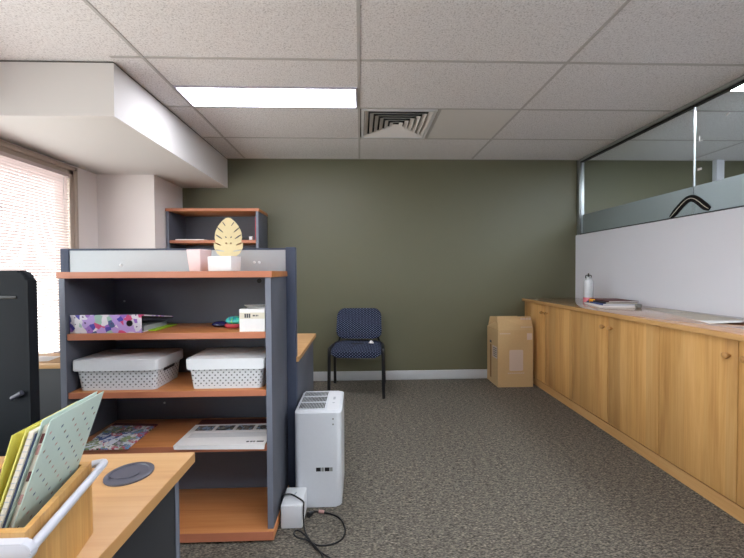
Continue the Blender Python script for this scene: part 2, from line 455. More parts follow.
# ------------------------------------------------------------------ venetian blind
BYS = .955
vb = thing('venetian_blind', (LX+.05, (.95+WY1)/2, WZ1-.05), 'white venetian blind of thin slats hanging in the taupe window frame', 'blind')
b = B(); z = WZ1-.108
ang = math.radians(36)
while z > WZ0+.09:
    hw = .0128; c, s_ = math.cos(ang), math.sin(ang)
    prof = [(-hw, 0), (-hw*.4, .0018), (hw*.4, .0018), (hw, 0)]
    xs = [(LX+.012+p*c-q*s_, z+p*s_+q*c) for p, q in prof]
    for (xa, za), (xb, zb) in zip(xs, xs[1:]):
        b.face([(xa, BYS, za), (xa, WY1-.076, za), (xb, WY1-.076, zb), (xb, BYS, zb)])
    z -= .0215
b.build('slats', 'slat', vb)
bx('headrail', 'slat', vb, LX-.006, LX+.03, BYS, WY1-.074, WZ1-.096, WZ1-.069)
bx('bottom_rail', 'slat', vb, LX-.002, LX+.026, BYS, WY1-.076, WZ0+.0685, WZ0+.082)
for y in (WY1-.135, WY1-.75, WY1-1.4, 1.1):
    b = B(); b.tube([(LX+.0268, y, WZ1-.09), (LX+.0268, y, WZ0+.075)], .0016, 6); b.build('ladder_cord', 'tbar', vb)
# ------------------------------------------------------------------ ceiling lights
def led(x0, x1, y0, y1, label):
    t = thing('ceiling_light', ((x0+x1)/2, (y0+y1)/2, CZ), label, 'light', 'recessed ceiling light panels')
    b = B(); w = .012; z0, z1 = CZ-.010, CZ-.0005
    b.box(x0, x1, y0, y0+w, z0, z1); b.box(x0, x1, y1-w, y1, z0, z1); b.box(x0, x0+w, y0+w, y1-w, z0, z1); b.box(x1-w, x1, y0+w, y1-w, z0, z1)
    b.build('light_frame', 'led_trim', t)
    bx('diffuser', 'led_next' if x0 > 2.4 else 'led', t, x0+w, x1-w, y0+w, y1-w, CZ-.007, CZ-.001)
    return t
led(-1.188, -.012, 2.38, 2.664, 'long bright ceiling light panel in front of the green wall')
led(2.45, 3.588, 2.087, 2.37, 'bright ceiling light panel seen through the glass partition')
led(.012, 1.188, .287, .58, 'added unseen ceiling light panel over the open carpet behind the viewer')  # added out of view to brighten the middle of the room
led(-1.188, -.012, -.61, -.32, 'added unseen ceiling light panel over the front desk behind the viewer')  # extra panel, unseen, put in for more light from behind
led(2.45, 3.588, .287, .58, 'added unseen ceiling light panel of the neighbouring room over its middle')  # added for the next room's brightness, never in view
led(3.65, 4.788, -.61, -.32, 'added unseen ceiling light panel in the middle of the neighbouring room')  # extra unseen source lifting the next room
led(2.45, 3.588, .887, 1.18, 'added unseen ceiling light panel over the glazed side of the neighbouring room')  # put in out of view so the ceiling past the glass brightens
led(2.45, 3.588, -1.21, -.92, 'added unseen ceiling light panel of the neighbouring room behind the viewer')  # another unseen panel added to light the next room
# ------------------------------------------------------------------ air vent
av = thing('air_vent', (.3, 2.975, CZ), 'square four-way air vent set in the ceiling tiles', 'vent')
b = B(); h = .284; hi_ = .262
for x0, x1, y0, y1 in ((-h, h, -h, -hi_), (-h, h, hi_, h), (-h, -hi_, -hi_, hi_), (hi_, h, -hi_, hi_)):
    b.box(.3+x0, .3+x1, 2.975+y0, 2.975+y1, CZ-.008, CZ+.01)
b.build('vent_frame', 'white_plastic', av)
b = B(); s0 = .258
for i in range(6):
    lo, hi2 = s0-.041*i, s0-.041*i-.029
    hi2 = max(hi2, .008)
    for k in range(4):
        c = [Matrix.Rotation(k*PI/2, 3, 'Z') @ Vector(p) for p in ((-lo, lo, -.006), (lo, lo, -.006), (hi2, hi2, .012), (-hi2, hi2, .012))]
        top = [p+Vector((0, 0, .0015)) for p in c]
        P = [Vector((.3, 2.975, CZ))+p for p in c+top]
        b.hexa(P)
b.build('louvre', 'smooth_tile', av)
b = B(); b.box(.005, .595, 2.68, 3.27, CZ+.09, CZ+.1)
for x0, x1, y0, y1 in ((.0, .01, 2.675, 3.275), (.59, .6, 2.675, 3.275), (.01, .59, 2.675, 2.685), (.01, .59, 3.265, 3.275)): b.box(x0, x1, y0, y1, CZ+.011, CZ+.1)
b.build('plenum', 'charcoal_dark', av)

# ------------------------------------------------------------------ bookcases
def bookcase(x0, x1, y0, y1, zt, shelves, label, depth_over=.006):
    t = thing('bookcase', ((x0+x1)/2, (y0+y1)/2, 0), label, 'bookcase')
    th = .025
    for x in (x0, x1-th):
        sp = bx('side_panel', ['charcoal'], t, x, x+th, y0, y1, .052, zt-.0275, bev=.0015)
        bx('front_edging', 'charcoal_edge', sp, x+.0005, x+th-.0005, y0-.0015, y0+.0005, .053, zt-.028)
    bx('back_panel', 'charcoal', t, x0+th, x1-th, y1-.012, y1, .052, zt-.0275)
    def board(name, a0, a1, b0, b1, z0, z1):
        b = B(); b.box(a0, a1, b0+.001, b1, z0, z1, bev=.0012); b.box(a0+.001, a1-.001, b0-.0005, b0+.0025, z0+.001, z1-.001, mat=1)
        return b.build(name, ['cherry', 'cherry_edge'], t)
    board('top_board', x0-.006, x1+.006, y0-depth_over, y1, zt-.027, zt)
    for z in shelves: board('shelf', x0+th+.001, x1-th-.001, y0+.004, y1-.0125, z-.027, z)
    b = B(); b.box(x0-.004, x1+.004, y0-.014, y1, .012, .0515, bev=.0015); b.box(x0-.003, x1+.003, y0-.016, y0-.0125, .0135, .0500, mat=1)
    b.box(x0+.02, x1-.02, y0+.02, y1-.02, 0, .0125, mat=2)
    b.build('base_board', ['cherry', 'cherry_edge', 'black'], t)
    return t
BX0, BX1, BY0, BY1, BZ = -1.263, -.381, 1.56, 1.88, 1.167
S1, S2, S3 = .905, .656, .417
bc = bookcase(BX0, BX1, BY0, BY1, BZ, (S1, S2, S3), 'low charcoal bookcase with cherry shelves standing in front of the silver desk screen')
for x, z in ((-1.0, .50), (-.47, .17), (-1.19, 1.02)):
    b = B(); b.lathe([(.005, BY1-.0125), (.005, BY1-.015), (.002, BY1-.016)], (x, 0, z), 10, axis=1); b.build('screw_cap', 'silver', bc)
b = B(); b.lathe([(.012, BY1-.0125), (.012, BY1-.0135)], (-.515, 0, 1.118), 14, axis=1); b.build('cable_hole', 'black', bc)
wb = bookcase(-1.846, -.975, 3.53, WY-.001, 1.778, (1.475, 1.15, .83, .45), 'tall charcoal bookcase with cherry shelves against the green wall')
# things on the tall bookcase
tag(bx('book', 'red', None, -1.016, -1.002, 3.56, 3.75, 1.4755, 1.70, bev=.002, off=(-1.009, 3.65, 1.4755)), 'thin red book standing at the end of the tall bookcase shelf', 'book')
tag(bx('small_box', 'white_plastic', None, -1.075, -1.045, 3.56, 3.60, 1.4755, 1.512, bev=.003, off=(-1.06, 3.58, 1.4755)), 'tiny white box beside the red book on the tall bookcase', 'box')
tag(bx('eyeglass_case', 'charcoal_dark', None, -1.16, -1.085, 3.56, 3.62, 1.4755, 1.505, bev=.01, off=(-1.12, 3.59, 1.4755)), 'small dark case beside the tiny white box on the tall bookcase', 'case')
tag(bx('paper_stack', 'paper', None, -1.77, -1.50, 3.545, 3.75, 1.4755, 1.486, off=(-1.63, 3.65, 1.4755)), 'flat stack of white papers on the tall bookcase shelf', 'papers')

# ------------------------------------------------------------------ desk screen and workstation behind the bookcase
sx0, sx1, sy0, sy1, sz = -1.517, -.335, 1.886, 1.930, 1.287
ds = thing('desk_screen', ((sx0+sx1)/2, (sy0+sy1)/2, 0), 'dark framed desk screen with a silver panel rising behind the low bookcase', 'screen')
b = B()
b.box(sx0, sx0+.042, sy0, sy1, 0, sz, bev=.003); b.box(sx1-.050, sx1, sy0, sy1, 0, sz+.004, bev=.003)
b.box(sx0+.042, sx1-.050, sy0+.004, sy1-.004, sz-.010, sz); b.box(sx0+.042, sx1-.050, sy0+.008, sy1-.008, 0, 1.09)
b.build('screen_frame', 'navy', ds)
bx('silver_panel', 'silver', ds, sx0+.042, sx1-.050, sy0+.006, sy1-.006, 1.09, sz-.010)
for x, z in ((-1.22, 1.203), (-.545, 1.213), (-.520, 1.213)):
    b = B(); b.lathe([(.007, sy0+.006), (.007, sy0+.002), (.004, sy0)], (x, 0, z), 12, axis=1); b.build('fixing_cap', 'white_plastic', ds)
wd = thing('office_desk', (-.9, 2.3, 0), 'beech office desk with charcoal end panel behind the desk screen', 'desk')
b = B(); b.prism([(-1.3, 1.934), (-.322, 1.934), (-.322, 2.62), (-1.3, 2.62)], .696, .72, bev=.0015); b.box(-.323, -.3205, 1.935, 2.619, .697, .719, mat=1)
b.box(-.334, -.322, 1.884, 1.936, .696, .72)
b.build('desktop', ['beech', 'beech_edge'], wd)
bx('end_panel', 'charcoal', wd, -.362, -.340, 1.96, 2.60, 0, .6955, bev=.001)
bx('end_panel', 'charcoal', wd, -1.28, -1.258, 1.96, 2.60, 0, .6955, bev=.001)
bx('modesty_panel', 'charcoal', wd, -1.258, -.362, 2.0, 2.018, .25, .6955)
# window desk
nd = thing('side_desk', (-1.85, 1.87, 0), 'narrow beech side desk with dark front panel beside the blind', 'desk')
b = B(); b.prism([(-2.315, 1.755), (-1.30, 1.755), (-1.30, 1.878), (-1.53, 1.878), (-1.53, 1.985), (-2.315, 1.985)], .711, .737, bev=.0012)
b.build('desktop', 'beech', nd)
bx('front_panel', 'charcoal_dark', nd, -2.28, -1.33, 1.80, 1.818, .03, .7105)
bx('end_panel', 'charcoal', nd, -1.56, -1.538, 1.82, 1.97, 0, .7105); bx('end_panel', 'charcoal', nd, -2.3, -2.281, 1.82, 1.97, 0, .7105)
def sheet(name, label, cat, cx, cy, z, w, d, rz, mat, curl=0, n=10, th=.0006, group=None):
    b = B(); R = Matrix.Rotation(rz, 3, 'Z'); g = []
    for dz in (0, th):
        g.append([[b.bm.verts.new(Vector((cx, cy, z+dz+curl*(i/n)**2*abs(1))) + R @ Vector((w*(i/n-.5), d*(j-.5), 0))) for j in (0, 1)] for i in range(n+1)])
    lo, hi = g
    for i in range(n):
        b.bm.faces.new((lo[i][0], lo[i][1], lo[i+1][1], lo[i+1][0])); b.bm.faces.new((hi[i][0], hi[i+1][0], hi[i+1][1], hi[i][1]))
        for j in (0, 1): b.bm.faces.new((lo[i][j], lo[i+1][j], hi[i+1][j], hi[i][j]))
    for i in (0, n): b.bm.faces.new((lo[i][0], lo[i][1], hi[i][1], hi[i][0]))
    return tag(b.build(name, mat, None, (cx, cy, z)), label, cat, group)
sheet('paper_sheet', 'white paper sheet lying on the side desk next to the low bookcase', 'paper', -1.62, 1.83, .7376, .20, .11, PI+.2, 'paper', .020)
sheet('paper_sheet', 'white paper sheet curling up on the side desk behind the office chair', 'paper', -1.82, 1.87, .7376, .19, .15, PI-.15, 'paper', .05)

# ------------------------------------------------------------------ storage boxes on the middle shelf
def storage(x0, x1, label):
    y0, y1, z0 = 1.570, 1.806, S2+.0006
    cx, cy = (x0+x1)/2, (y0+y1)/2; t = thing('storage_box', (cx, cy, z0), label, 'box', 'white perforated storage boxes')
    w, d = (x1-x0)/2, (y1-y0)/2
    b = B(); A = rrect(-w+.020, w-.020, -d+.020, d-.014, .018); Cc = rrect(-w+.010, w-.010, -d+.010, d-.008, .018)
    va = [b.bm.verts.new((x, y, 0)) for x, y in A]; vb_ = [b.bm.verts.new((x, y, .092)) for x, y in Cc]
    b.bm.faces.new(va[::-1]); b.bm.faces.new(vb_)
    for i in range(len(A)): b.bm.faces.new((va[i], va[(i+1) % len(A)], vb_[(i+1) % len(A)], vb_[i]))
    b.build('box_body', 'perforated', t, ZERO)
    b = B(); b.prism(rrect(-w, w, -d, d, .014), .088, .134, bev=.005); b.build('lid', 'white_plastic', t, ZERO)
    for s_ in (-1, 1):
        b = B(); b.box(s_*(w-.0105)-.001, s_*(w-.0105)+.001, -.047, .047, .074, .078)
        for k in range(5): b.box(s_*(w-.0105)-.0012, s_*(w-.0105)+.0012, -.045+k*.018, -.031+k*.018, .068, .080)
        b.build('handle_slot', 'black', t, ZERO)
storage(-1.228, -.868, 'white perforated storage box with lid under the floral binder')
storage(-.752, -.413, 'white perforated storage box with lid under the small open white carton')

# ------------------------------------------------------------------ upper shelf
fb = thing('ring_binder', (-1.09, 1.7, S1), 'floral lever arch binder lying on the upper shelf with its spine outward', 'binder')
x0, x1, y0, y1, z0 = -1.234, -.936, 1.576, 1.80, S1+.0008
b = B(); b.box(x0, x1, y0, y0+.004, z0, z0+.078, bev=.001)
b.hexa([(x0, y0+.004, z0+.073), (x1, y0+.004, z0+.073), (x1+.02, y1, z0+.040), (x0, y1, z0+.040), (x0, y0+.004, z0+.078), (x1, y0+.004, z0+.078), (x1+.02, y1, z0+.045), (x0, y1, z0+.045)])
b.box(x0, x1, y0+.004, y1, z0, z0+.003)
b.build('binder_cover', 'floral', fb)
b = B()
ring = [( -.985+.0115*math.cos(a*PI/8), y0-.0005, z0+.041+.0115*math.sin(a*PI/8)) for a in range(17)]
b.tube(ring, .002, 6); b.lathe([(.0105, y0-.0008), (.0105, y0+.0002)], (-.985, 0, z0+.041), 18, axis=1)
b.build('finger_ring', 'black', fb)
bx('dark_inner', 'black', fb, x0+.002, x1-.004, y0+.0042, y0+.008, z0+.0032, z0+.073)  # black sheets that darken the open inside of the binder
b = B(); b.hexa([(x0+.002, y0+.009, z0+.0600), (x1-.001, y0+.009, z0+.0600), (x1+.0195, y1-.002, z0+.034), (x0+.002, y1-.002, z0+.034), (x0+.002, y0+.009, z0+.0720), (x1-.001, y0+.009, z0+.0720), (x1+.0195, y1-.002, z0+.0400), (x0+.002, y1-.002, z0+.0400)]); b.build('top_dark_inner', 'black', fb)
b = B(); b.box(x0+.01, x1-.006, y0+.03, y1-.006, z0+.0035, z0+.024)
b.build('papers', 'silver', fb)
bx('lever_arch', 'alu', fb, x0+.06, x1-.02, y0+.05, y0+.08, z0+.0245, z0+.034, bev=.004)
bx('document_wallet', 'lime', None, x1+.0006, x1+.034, 1.625, 1.808, S1+.0005, S1+.006, off=(x1, 1.7, S1))['label'] = 'lime green document wallet poking out under the floral binder'
bpy.data.objects['document_wallet']['category'] = 'folder'
# oval indigo case
b = B(); b.lathe([(.002, 0), (.034, .002), (.045, .011), (.043, .018), (.030, .027), (.012, .031), (.002, .0315)], ZERO, 24)
o = b.build('trinket_dish', 'indigo', None, ZERO); o.location = (-.662, 1.735, S1+.0005); o.scale = (.92, .6, .85); tag(o, 'small indigo oval case on the upper shelf next to the patterned purse', 'case')
cp = thing('coin_purse', (-.583, 1.69, S1+.0005), 'little teal patterned coin purse with a red base on the upper shelf', 'purse')
b = B(); b.lathe([(.002, 0), (.036, .002), (.043, .010), (.040, .020), (.002, .022)], ZERO, 20); o = b.build('purse_base', 'red', cp, ZERO); o.scale.y = .6
b = B(); b.lathe([(.002, .020), (.036, .0205), (.048, .030), (.047, .040), (.036, .050), (.014, .054), (.002, .0545)], (.010, 0, 0), 20); o = b.build('purse_top', 'purse', cp, ZERO); o.scale.y = .6
# open white carton
wc = thing('carton', (-.467, 1.625, S1+.0006), 'small open white carton with a beige label on the upper shelf', 'box')
b = B(); w, d, hh = .054, .050, .098
b.box(-w, w, -d, -d+.002, 0, hh); b.box(-w, w, d-.002, d, 0, hh); b.box(-w, -w+.002, -d+.002, d-.002, 0, hh); b.box(w-.002, w, -d+.002, d-.002, 0, hh); b.box(-w+.002, w-.002, -d+.002, d-.002, 0, .002)
b.build('box_body', 'paper', wc, ZERO)
b = B(); b.hexa([(-w, d-.002, hh), (w, d-.002, hh), (w-.004, d-.045, hh+.012), (-w+.004, d-.045, hh+.012), (-w, d-.002, hh+.001), (w, d-.002, hh+.001), (w-.004, d-.045, hh+.013), (-w+.004, d-.045, hh+.013)])
b.build('flap', 'paper', wc, ZERO)
b = B(); b.box(-w, w, -d-.0006, -d+.0004, .056, .082)
for k in range(3): b.box(-.032+k*.009, -.025+k*.009, -d-.001, -d-.0004, .060, .078, mat=1)
for k, ww in enumerate((.006, .004, .005, .003)): b.box(.003+k*.007, .003+k*.007+ww, -d-.001, -d-.0004, .066, .073, mat=1)
b.build('label', ['paper_cream', 'ink'], wc, ZERO)

# ------------------------------------------------------------------ magazines on the lower shelf
z = S3+.0006
mg = thing('magazine', (-1.09, 1.69, z), 'colourful magazine lying open-cover up on the lower shelf', 'magazine')
b = B(); P = [(-1.185, 1.548), (-.985, 1.548), (-.995, 1.775), (-1.21, 1.795)]
b.prism(P, z, z+.006); b.build('cover', 'mag_cover', mg)
b = B(); b.prism([(-1.21, 1.785), (-.994, 1.7655), (-.993, 1.79), (-1.21, 1.81)], z, z+.0064); b.build('title_band', 'maroon', mg)
tag(bx('cloth_folder', 'maroon', None, -.80, -.412, 1.575, 1.84, z, z+.003, bev=.001, off=(-.6, 1.7, z)), 'maroon folder lying under the white brochure on the lower shelf', 'folder')
z += .0036
br = thing('brochure', (-.6, 1.66, z), 'white photo brochure lying over the maroon folder on the lower shelf', 'brochure')
b = B(); b.prism([(-.80, 1.555), (-.413, 1.555), (-.413, 1.775), (-.80, 1.775)], z, z+.004); b.hexa([(-.80, 1.5545, z), (-.413, 1.5545, z), (-.413, 1.556, z+.004), (-.80, 1.556, z+.004), (-.795, 1.5535, z-.012), (-.416, 1.5535, z-.018), (-.416, 1.5545, z-.018), (-.795, 1.5545, z-.012)][4:]+[(-.80, 1.5535, z+.004), (-.413, 1.5535, z+.004), (-.413, 1.5560, z+.004), (-.80, 1.5560, z+.004)]); b.build('page', 'paper', br)
b = B()
for k in range(4):
    xa = -.775+k*.094; b.box(xa, min(xa+.078, -.415), 1.70, 1.752, z+.004, z+.0044)
b.build('photograph', 'photo', br)
b = B()
b.box(-.80, -.413, 1.768, 1.775, z+.004, z+.0043, mat=1)
for k in range(5): b.box(-.775, -.43, 1.667-.009*k, 1.670-.009*k, z+.004, z+.0043, mat=2)
for xa, ww in ((-.50, .012), (-.483, .010), (-.470, .008), (-.455, .03)): b.box(xa, xa+ww, 1.575, 1.586, z+.004, z+.0043, mat=0)
b.build('print', ['ink', 'maroon', 'silver'], br)

# ------------------------------------------------------------------ ornaments on top of the bookcase
def tapered(name, cx, cy, z, wb_, wt, db, dt, h, rz, mat, label, cat):
    b = B(); R = Matrix.Rotation(rz, 3, 'Z')
    P = [Vector((cx, cy, z)) + R @ Vector((sx*w/2, sy*d/2, hh)) for (w, d, hh) in ((wb_, db, 0), (wt, dt, h)) for sx, sy in ((-1, -1), (1, -1), (1, 1), (-1, 1))]
    b.hexa(P, bev=.002)
    # hollow mouth
    P2 = [Vector((cx, cy, z)) + R @ Vector((sx*(wt-.012)/2, sy*(dt-.012)/2, hh)) for hh in (h-.004, h+.0004) for sx, sy in ((-1, -1), (1, -1), (1, 1), (-1, 1))]
    b.hexa(P2, mat=1)
    return tag(b.build(name, mat, None, (cx, cy, z)), label, cat)
tapered('planter', -.744, 1.705, BZ+.0006, .060, .076, .060, .076, .100, -.30, ['pink', 'charcoal_dark'], 'pale pink tapered square pot on top of the low bookcase', 'pot')
tapered('planter', -.612, 1.66, BZ+.0006, .118, .122, .07, .074, .066, -.30, ['white_plastic', 'paper'], 'small white box under the gold leaf ornament on the low bookcase', 'box')
lf = thing('leaf_ornament', (-.607, 1.675, BZ+.067), 'gold monstera leaf ornament standing on the small white box', 'ornament')
def leaf_poly():
    base = [(0, 1.0), (.05, .985), (.15, .90), (.245, .77), (.305, .62), (.32, .48), (.30, .38), (.345, .36), (.335, .22), (.27, .08), (.17, .0), (.06, .0), (0, .0)]
    return base
cxl, zl, H_ = -.600, BZ+.0675, .178; yl = 1.678
outer = [(x*.19, zz*H_) for x, zz in leaf_poly()]
pts = [(cxl+x, zl+zz) for x, zz in outer] + [(cxl-x*1.02, zl+zz) for x, zz in outer[-2:0:-1]]
b = B(); b.prism(pts, yl, yl+.003, axis=1)
leaf = b.build('leaf', 'gold', lf)
cut = B()
def slot(x, zz, l, w, a, bb):
    c, s_ = math.cos(a), math.sin(a)
    P = []
    for k in range(10):
        t = 2*PI*k/10; u, v = l*math.cos(t), w*math.sin(t)
        P.append((cxl+x+u*c-v*s_, zl+zz+u*s_+v*c))
    bb.prism(P, yl-.01, yl+.013, axis=1)
for sgn in (-1, 1):
    for x, zz, l, w, a in ((.020, .149, .013, .0026, .95), (.038, .122, .020, .0030, .72), (.043, .090, .019, .0032, .60), (.050, .058, .018, .0034, .42), (.040, .027, .022, .0030, .15), (.012, .088, .005, .003, .7), (.010, .060, .005, .003, .4)):
        slot(sgn*x, zz, l, w, sgn*a if sgn > 0 else PI-a, cut)
me = bpy.data.meshes.new('cut'); bmesh.ops.recalc_face_normals(cut.bm, faces=cut.bm.faces); cut.bm.to_mesh(me); cut.bm.free()
cutter = bpy.data.objects.new('cut', me); COL.objects.link(cutter)
cutter.location = (-lf.location.x, -lf.location.y, -lf.location.z); cutter.parent = lf; cutter.location = -lf.location
md = leaf.modifiers.new('holes', 'BOOLEAN'); md.object = cutter; md.operation = 'DIFFERENCE'; md.solver = 'EXACT'; md.use_self = True
bpy.context.view_layer.update()
dg = bpy.context.evaluated_depsgraph_get(); newme = bpy.data.meshes.new_from_object(leaf.evaluated_get(dg))
leaf.modifiers.clear(); leaf.data = newme; bpy.data.objects.remove(cutter); bpy.data.meshes.remove(me)
bx('leaf_base', 'gold', lf, cxl-.034, cxl+.034, yl-.008, yl+.011, BZ+.0668, BZ+.0715, bev=.001)
tag(bx('paper_slip', 'paper', None, -.825, -.775, 1.565, 1.64, BZ+.0005, BZ+.0012, off=(-.8, 1.6, BZ)), 'narrow white paper slip beside the pink pot', 'paper')

# ------------------------------------------------------------------ front desk
fd = thing('office_desk', (-1.1, .55, 0), 'beech office desk carrying the bamboo box of folders and a round cable port', 'desk')
dx1, dy0, dy1 = -.409, .16, .897
b = B(); b.box(-1.80, dx1, dy0, dy1, .695, .72, bev=.0015); b.box(dx1-.001, dx1+.0006, dy0+.002, dy1-.002, .6965, .7185, mat=1)
dt = b.build('desktop', ['beech', 'beech_edge'], fd)
bx('end_panel', 'charcoal_dark', fd, -.462, -.437, dy0+.04, dy1-.03, .0, .6945, bev=.001)
bx('end_panel', 'charcoal_dark', fd, -1.78, -1.755, dy0+.04, dy1-.03, .0, .6945, bev=.001)
bx('panel_edging', 'charcoal_edge', fd, -.4625, -.4345, dy1-.0305, dy1-.029, .0, .694)
b = B(); b.box(-.4367, -.4355, dy1-.044, dy1-.029, 0, .694); b.build('edge_strip', 'charcoal_edge', fd)
bx('modesty_panel', 'charcoal_dark', fd, -1.755, -.462, .30, .318, .25, .6945)
b = B(); b.lathe([(.047, .7195), (.047, .723), (.043, .7245), (.037, .7245), (.036, .7225), (.002, .7225)], (-.508, .803, 0), 36)
b.prism([(-.508+.03*math.cos(a)*1.0-.008, .803+.02*math.sin(a)-.004) for a in [k*2*PI/20 for k in range(20)]], .7224, .7238)
b.build('cable_port', 'grey_plastic', fd)

# ------------------------------------------------------------------ bamboo box with folders
zb = .7206; rim = .842
bo = thing('desk_organizer', (-.52, .54, zb), 'bamboo desk box with a white rail holding folders on the front desk', 'organizer')
Pf, Pn = Vector((-.456, .622)), Vector((-.414, .4535))       # outer corners of the wall that faces the room
dirv = (Pn-Pf).normalized(); lft = Vector((-1, 0))
Qf, Qn = Pf+Vector((-.165, 0)), Pn+Vector((-.165, 0))
th = .009
def wallpiece(bb, a, c, inn):
    i0, i1 = inn
    bb.hexa([(a.x, a.y, zb), (c.x, c.y, zb), (i1.x, i1.y, zb), (i0.x, i0.y, zb), (a.x, a.y, rim), (c.x, c.y, rim), (i1.x, i1.y, rim), (i0.x, i0.y, rim)])
ipf, ipn = Pf+Vector((-th*1.02, -th)), Pn+Vector((-th*1.02, th)); iqf, iqn = Qf+Vector((th, -th)), Qn+Vector((th, th))
b = B(); wallpiece(b, Pf, Pn, (ipf, ipn)); wallpiece(b, Pn, Qn, (ipn, iqn)); wallpiece(b, Qn, Qf, (iqn, iqf)); wallpiece(b, Qf, Pf, (iqf, ipf))
b.hexa([(p.x, p.y, zz) for zz in (zb+.001, zb+.009) for p in (ipf, ipn, iqn, iqf)])
b.build('box_body', 'bamboo', bo)
out = Vector((-dirv.y, dirv.x)); out = out if out.x > 0 else -out
b = B()
ra = Pf+out*.016-dirv*.002; rb_ = Pn+out*.008+dirv*.004
b.tube([(ra.x, ra.y, .834), (rb_.x, rb_.y, .824)], .0062, 14)
b.tube(arc([(Pf.x-.004, Pf.y+.006, .834), (ra.x-.002, ra.y+.008, .834), (ra.x, ra.y-.006, .834)], .01), .0062, 12)
b.build('rail', 'white_metal', bo)
b = B(); zs = .8235
b.prism(rrect(Pn.x-.18, rb_.x+.0075, zs-.0125, zs+.0125, .0123, 8), Pn.y-.0115, Pn.y-.0005, axis=1, bev=.002)
b.build('rail_bracket', 'white_metal', bo)
# folders: slabs leaning on the box rim; each from its near-bottom, far-bottom, lean
def slab(bb, nb, fb_, lean, h, thk, mat=0, bev=.0006, skew=0.0):
    """nb, fb_: bottom corners (near, far); lean: sideways shift per metre of height; slab grows towards -x"""
    nb, fb_ = Vector(nb), Vector(fb_)
    upv = Vector((lean, skew, 1)); t = Vector((-thk, 0, 0))
    P = [nb, nb+t, fb_+t, fb_]; bb.hexa(P + [p+upv*h for p in P], mat, bev)
    return nb, fb_, upv
LEAN = .32; zf = zb+.0105
def dots(bb, nb, fb_, upv, h):
    e = (fb_-nb); L = e.length; e = e.normalized(); nrm = e.cross(upv).normalized()
    nrm = nrm if nrm.x > 0 else -nrm
    k = 0; row = 0; hh = .012
    while hh < h-.008:
        u = .008+(row % 2)*.0115
        while u < L-.006:
            c = nb+e*u+upv*hh+nrm*.0004; mi = 1+(k*7+row*3) % 3
            a = .0019; bb.face([c-e*a-upv*a*1.2, c+e*a-upv*a*.6, c+e*a+upv*a*1.2, c-e*a+upv*a*.6], mi)
            u += .023; k += 1
        hh += .0125; row += 1
nbx, fbx = -.491, -.5045
mb = thing('folder', (nbx, .56, zf), 'mint green polka dot folder leaning at the rail side of the bamboo box', 'folder')
SK = .06; HF = .232
b = B(); r_ = slab(b, (nbx, .484, zf), (fbx, .605, zf), LEAN, HF, .0018, skew=SK); dots(b, *r_, HF)
b.build('front_cover', ['mint', 'dot_a', 'dot_b', 'dot_c'], mb)
b = B(); slab(b, (nbx-.0105, .484, zf), (fbx-.0105, .605, zf), LEAN, HF, .0018, skew=SK); b.build('back_cover', 'mint', mb)
b = B(); slab(b, (nbx-.0022, .489, zf+.001), (fbx-.0022, .603, zf+.001), LEAN, HF-.010, .0080, skew=SK); b.build('pages', 'paper_cream', mb)
for k, hh in enumerate((.12, .15, .185, .20)):
    b = B(); slab(b, (nbx-.004+LEAN*hh, .4868+SK*hh, zf+hh), (nbx-.004+LEAN*hh, .4885+SK*hh, zf+hh), LEAN, .013, .004, skew=SK); b.build('photo_tab', ('dot_c', 'maroon')[k % 2], mb)
nb2 = thing('notebook', (nbx-.016, .56, zf), 'off-white notebook with ribbed page edges between the mint and yellow folders', 'notebook')
b = B(); slab(b, (nbx-.0128, .482, zf), (fbx-.0128, .604, zf), LEAN, .215, .0012, skew=SK); b.build('cover', 'dot_a', nb2)
b = B(); slab(b, (nbx-.0143, .480, zf), (fbx-.0143, .604, zf), LEAN, .219, .0068, skew=SK); b.build('pages', 'paper_cream', nb2)
b = B()
for k in range(26):
    hh = .006+k*.0081; slab(b, (nbx-.0143+LEAN*hh, .4793+SK*hh, zf+hh), (nbx-.0143+LEAN*hh, .4801+SK*hh, zf+hh), LEAN, .0010, .0068)
b.build('page_ribs', 'silver', nb2)
yb = thing('folder', (nbx-.023, .56, zf), 'plain yellow folder leaning in the bamboo box', 'folder')
b = B(); slab(b, (nbx-.0218, .478, zf), (fbx-.0218, .605, zf), .315, .222, .0022, skew=SK); b.build('front_cover', 'yellow', yb)
b = B(); slab(b, (nbx-.0245, .476, zf), (fbx-.0245, .605, zf), .26, .216, .0016, skew=SK); b.build('back_cover', 'yellow', yb)
tag((lambda b: (slab(b, (nbx-.040, .478, zf), (fbx-.040, .60, zf), .2, .15, .010), b.build('notebook', 'maroon', None, (nbx-.040, .55, zf)))[1])(B()), 'maroon notebook beside the yellow folder in the bamboo box', 'notebook')
tag((lambda b: (slab(b, (nbx-.054, .478, zf), (fbx-.054, .60, zf), .2, .135, .006), b.build('notepad', 'paper_cream', None, (nbx-.054, .55, zf)))[1])(B()), 'cream notepad beside the maroon notebook in the bamboo box', 'notepad')

